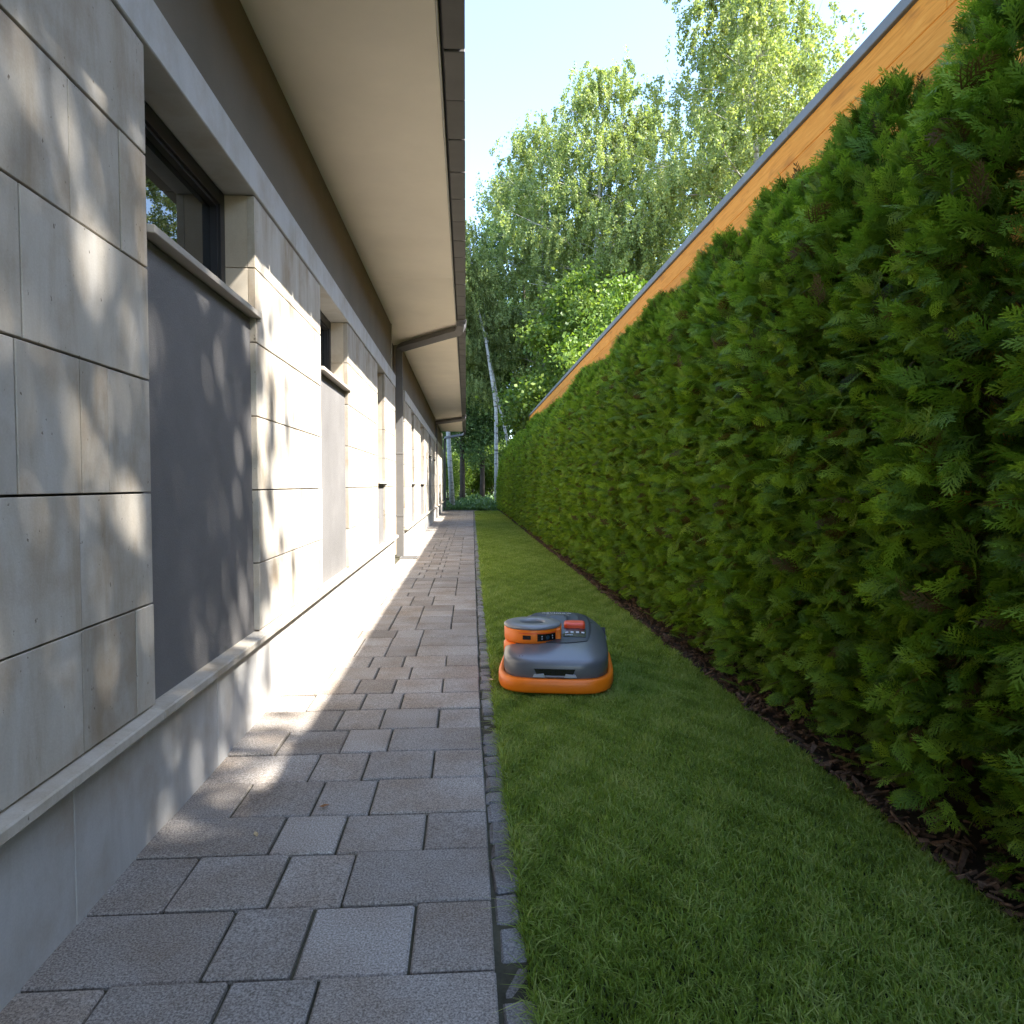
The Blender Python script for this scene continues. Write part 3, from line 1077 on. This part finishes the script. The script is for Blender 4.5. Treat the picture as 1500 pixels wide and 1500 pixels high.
mower = empty('robot_mower', (.475, 3.70, 0), 'grey and orange robotic lawn mower with a round sensor turret standing on the lawn', 'robot mower', rz=R(-8.5))
LOCAL.add(mower.name)
BODY = [(.255, -.385, .46, .045, .045), (.262, -.392, .47, .07, .07), (.266, -.396, .475, .10, .105), (.2665, -.3955, .475, .140, .160), (.2645, -.392, .472, .152, .178), (.259, -.383, .468, .160, .194),
        (.248, -.363, .458, .166, .212), (.228, -.320, .44, .176, .231), (.203, -.262, .415, .188, .248), (.17, -.20, .385, .199, .259), (.12, -.12, .34, .208, .265), (.05, -.03, .26, .213, .266)]
body = mk('body', loft([ring(*b) for b in BODY]), GREYP, mower, smooth=True)
chassis = mk('chassis', loft([ring(.235, -.36, .43, .012, .012), ring(.25, -.38, .45, .03, .03), ring(.25, -.38, .45, .048, .048)]), BLACKP, mower, smooth=True)


def bumper():
    """orange band round the front and the front corners"""
    outer = [(.278, -.408, .485, .014), (.287, -.418, .49, .018), (.291, -.423, .495, .030), (.2915, -.4235, .495, .060), (.289, -.420, .494, .074), (.283, -.413, .489, .081), (.268, -.396, .475, .084)]
    ks = [k for k in range(NSEG) if True]
    prof = [ring(h, f, r_, z, z) for h, f, r_, z in outer]
    sel = [k % NSEG for k in range(NSEG // 2 - 1, NSEG + 2)]       # front half, just past the widest point
    V, F = [], []
    inner = ring(.262, -.390, .47, .05, .05)
    lines = prof + [inner]
    m = len(sel)
    for L in lines:
        for q, k in enumerate(sel): V.append(L[k])
    n = len(lines)
    for i in range(n):
        for q in range(m - 1):
            a = i * m + q; b = ((i + 1) % n) * m + q
            F.append((a, a + 1, b + 1, b))
    F.append(tuple(i * m for i in range(n)))
    F.append(tuple(i * m + m - 1 for i in range(n))[::-1])
    return V, F


mk('bumper', bumper(), ORANGE, mower, smooth=True)


# deck inlay that follows the top of the body
def top_z(x, y_):
    """height of the body's upper surface at (x, y) by interpolating its rings"""
    last = None
    for (h, f, r_, zf, zr) in BODY[3:]:
        ym = (f + r_) / 2 + .05
        p = 3.2 if y_ > ym else 4.6
        v = (abs(x) / h) ** p + (abs(y_ - ym) / ((r_ - ym) if y_ > ym else (ym - f))) ** p
        z = zf + (zr - zf) * min(1, max(0, (y_ - f) / (r_ - f)))
        if v >= 1:
            if last is None: return z
            v0, z0 = last
            t = (1 - v0) / (v - v0)
            return z0 + (z - z0) * t
        last = (v, z)
    return last[1]


def patch(outline_fn, lift, thick, nu=26, nv=26):
    """rounded-rectangle patch laid on the body; outline_fn maps (u,v) in -1..1 to x,y"""
    V, F = [], []
    for i in range(nu + 1):
        for j in range(nv + 1):
            x, y_ = outline_fn(-1 + 2 * i / nu, -1 + 2 * j / nv)
            V.append((x, y_, top_z(x, y_) + lift))
    for i in range(nu):
        for j in range(nv):
            a = i * (nv + 1) + j
            F.append((a, a + nv + 1, a + nv + 2, a + 1))
    rim = [j for j in range(nv + 1)] + [i * (nv + 1) + nv for i in range(1, nu + 1)] + [nu * (nv + 1) + j for j in range(nv - 1, -1, -1)] + [i * (nv + 1) for i in range(nu - 1, 0, -1)]
    n0 = len(V)
    for q in rim: V.append((V[q][0], V[q][1], V[q][2] - thick))
    m = len(rim)
    for q in range(m):
        a, b = rim[q], rim[(q + 1) % m]
        F.append((a, b, n0 + (q + 1) % m, n0 + q))
    return V, F


def rrect(x0, x1, y0, y1, p=.35):
    def f(u, v):
        # square to squircle
        a = u * math.sqrt(max(0, 1 - p * v * v / 2)); b = v * math.sqrt(max(0, 1 - p * u * u / 2))
        return (x0 + x1) / 2 + (x1 - x0) / 2 * a, (y0 + y1) / 2 + (y1 - y0) / 2 * b
    return f


mk('deck_panel', patch(rrect(-.165, .185, -.175, .40, .55), .0035, .010), DECKP, mower, smooth=False)
disp = mk('control_panel', patch(rrect(.035, .155, -.085, .045, .12), .0065, .004, 10, 10), BLACKP, mower)
for k in range(4):
    mk('key_icon', patch(rrect(.046 + k * .028, .062 + k * .028, -.030, -.010, .3), .0085, .0015, 4, 4), PRINT, disp)
mk('key_icon', patch(rrect(.046, .085, -.068, -.060, .2), .0085, .0015, 4, 3), PRINT, disp)


def button():
    x0, x1, y0, y1 = .038, .152, .055, .135
    zb = top_z(.095, .095)
    V, F = [], []
    rs = []
    for (ins, z) in ((0, zb - .006), (0, zb + .014), (.004, zb + .021), (.012, zb + .024)):
        P = []
        for k in range(32):
            a = 2 * math.pi * k / 32
            c, s = math.cos(a), math.sin(a)
            P.append(((x0 + x1) / 2 + ((x1 - x0) / 2 - ins) * math.copysign(abs(c) ** .35, c), (y0 + y1) / 2 + ((y1 - y0) / 2 - ins) * math.copysign(abs(s) ** .35, s), z + (.004 if s > 0 else 0)))
        rs.append(P)
    return loft(rs)


mk('stop_button', button(), REDP, mower, smooth=False)


def flat_text(txt, size, mat, name, parent, loc, rx):
    cu = bpy.data.curves.new(name, 'FONT')
    cu.body = txt; cu.size = size; cu.extrude = .0005; cu.align_x = 'CENTER'; cu.space_character = 1.12
    tmp = bpy.data.objects.new(name, cu)
    col.objects.link(tmp)
    dg = bpy.context.evaluated_depsgraph_get()
    me = bpy.data.meshes.new_from_object(tmp.evaluated_get(dg))
    bpy.data.objects.remove(tmp)
    me.materials.clear(); me.materials.append(mat)
    o = link(name, me, parent, loc)
    o.rotation_euler = (rx, 0, 0)
    return o


flat_text('navimow', .042, PRINT, 'lettering', mower, (-.005, .292, top_z(0, .30) + .0062), R(1.5))


# turret
TX, TY = -.125, -.045


def disc(r0, z, n=48, cx=TX, cy=TY): return [(cx + r0 * math.cos(2 * math.pi * k / n), cy + r0 * math.sin(2 * math.pi * k / n), z) for k in range(n)]


tur = mk('turret', loft([disc(.136, .196), disc(.144, .200), disc(.147, .212), disc(.147, .262), disc(.145, .268)]), ORANGE, mower, smooth=True)
base = mk('turret_base', loft([disc(.150, .120), disc(.150, .180), disc(.140, .194)]), ORANGE, mower, smooth=True)
mk('turret_lid', loft([disc(.1455, .2685), disc(.149, .272), disc(.1485, .279), disc(.140, .2855), disc(.10, .288), disc(.068, .288), disc(.062, .285), disc(.058, .279)]), LIDP, mower, smooth=True)
mk('lid_recess', loft([disc(.0575, .2786), disc(.0575, .2795), disc(.03, .2805)]), DECKP, mower, smooth=True)


def arc_plate(a0, a1, z0, z1, r0, t, n=10):
    """curved plate on the turret's wall (angles in degrees, -90 is the front)"""
    V, F = [], []
    for i in range(n + 1):
        a = R(a0 + (a1 - a0) * i / n)
        for rr in (r0, r0 + t):
            for z in (z0, z1):
                V.append((TX + rr * math.cos(a), TY + rr * math.sin(a), z))
    for i in range(n):
        q = i * 4
        F += [(q + 2, q + 6, q + 7, q + 3), (q, q + 1, q + 5, q + 4), (q + 1, q + 3, q + 7, q + 5), (q, q + 4, q + 6, q + 2)]
    F += [(0, 2, 3, 1), (n * 4, n * 4 + 1, n * 4 + 3, n * 4 + 2)]
    return V, F


eye = mk('camera_window', arc_plate(-77, -35, .212, .248, .1455, .0045), BLACKP, tur)


def stud(a, z, rad, t, mat, name, parent):
    """small round lens on the turret wall"""
    ca, sa = math.cos(R(a)), math.sin(R(a))
    rs = []
    for dr, q in ((.1495, 1.0), (.1495 + t, 1.0), (.1495 + t * 1.5, .6)):
        rs.append([(TX + dr * ca - sa * rad * q * math.cos(2 * math.pi * k / 16), TY + dr * sa + ca * rad * q * math.cos(2 * math.pi * k / 16), z + rad * q * math.sin(2 * math.pi * k / 16)) for k in range(16)])
    return mk(name, loft(rs), mat, parent, smooth=False)


stud(-56, .230, .0115, .002, LENSP, 'camera_lens', tur)
for a in (-68, -44):
    for z in (.224, .236):
        stud(a, z, .0038, .001, CONTACT, 'sensor_lens', tur)
mk('sensor_slot', arc_plate(-106, -90, .221, .241, .1455, .0035), BLACKP, tur)
mk('groove', arc_plate(-115, -30, .2495, .2535, .1462, .0018), REDP, tur)
mk('turret_shoulder', join(cbox(TX + .02, TX + .150, TY - .075, TY + .09, .190, .2655, .006)), ORANGE, tur)

# front charging port with its two contacts
port = mk('charging_port', loft([[(x, -.386, z) for x, z in ((-.085, .098), (.085, .098), (.097, .128), (-.097, .128))], [(x, -.3985, z) for x, z in ((-.085, .098), (.085, .098), (.097, .128), (-.097, .128))]]), BLACKP, mower)
for sx in (-1, 1):
    mk('charging_contact', loft([[(sx * a, -.390, z) for a, z in ((.045, .089), (.104, .089), (.098, .104), (.052, .108))], [(sx * a, -.4035, z) for a, z in ((.045, .089), (.104, .089), (.098, .101), (.052, .105))]]), CONTACT, mower)
mk('port_lip', cbox(-.046, .046, -.4025, -.390, .0885, .0965, .002), LIDP, mower)
# rear wheels and their guards
for sx in (-1, 1):
    wv = tube([(sx * .225, .30, .095), (sx * .268, .30, .095)], .095, 28)
    wh = mk('wheel', wv, RUBBER, mower, smooth=False)
    mk('hub', tube([(sx * .2685, .30, .095), (sx * .274, .30, .095)], .05, 20), LIDP, wh)
    mk('side_vent', cbox(sx * .263 - .006, sx * .263 + .006, .02, .14, .115, .128, .003), BLACKP, mower)
    fw = mk('front_wheel', tube([(sx * .17 - .02, -.22, .042), (sx * .17 + .02, -.22, .042)], .042, 20), RUBBER, mower)
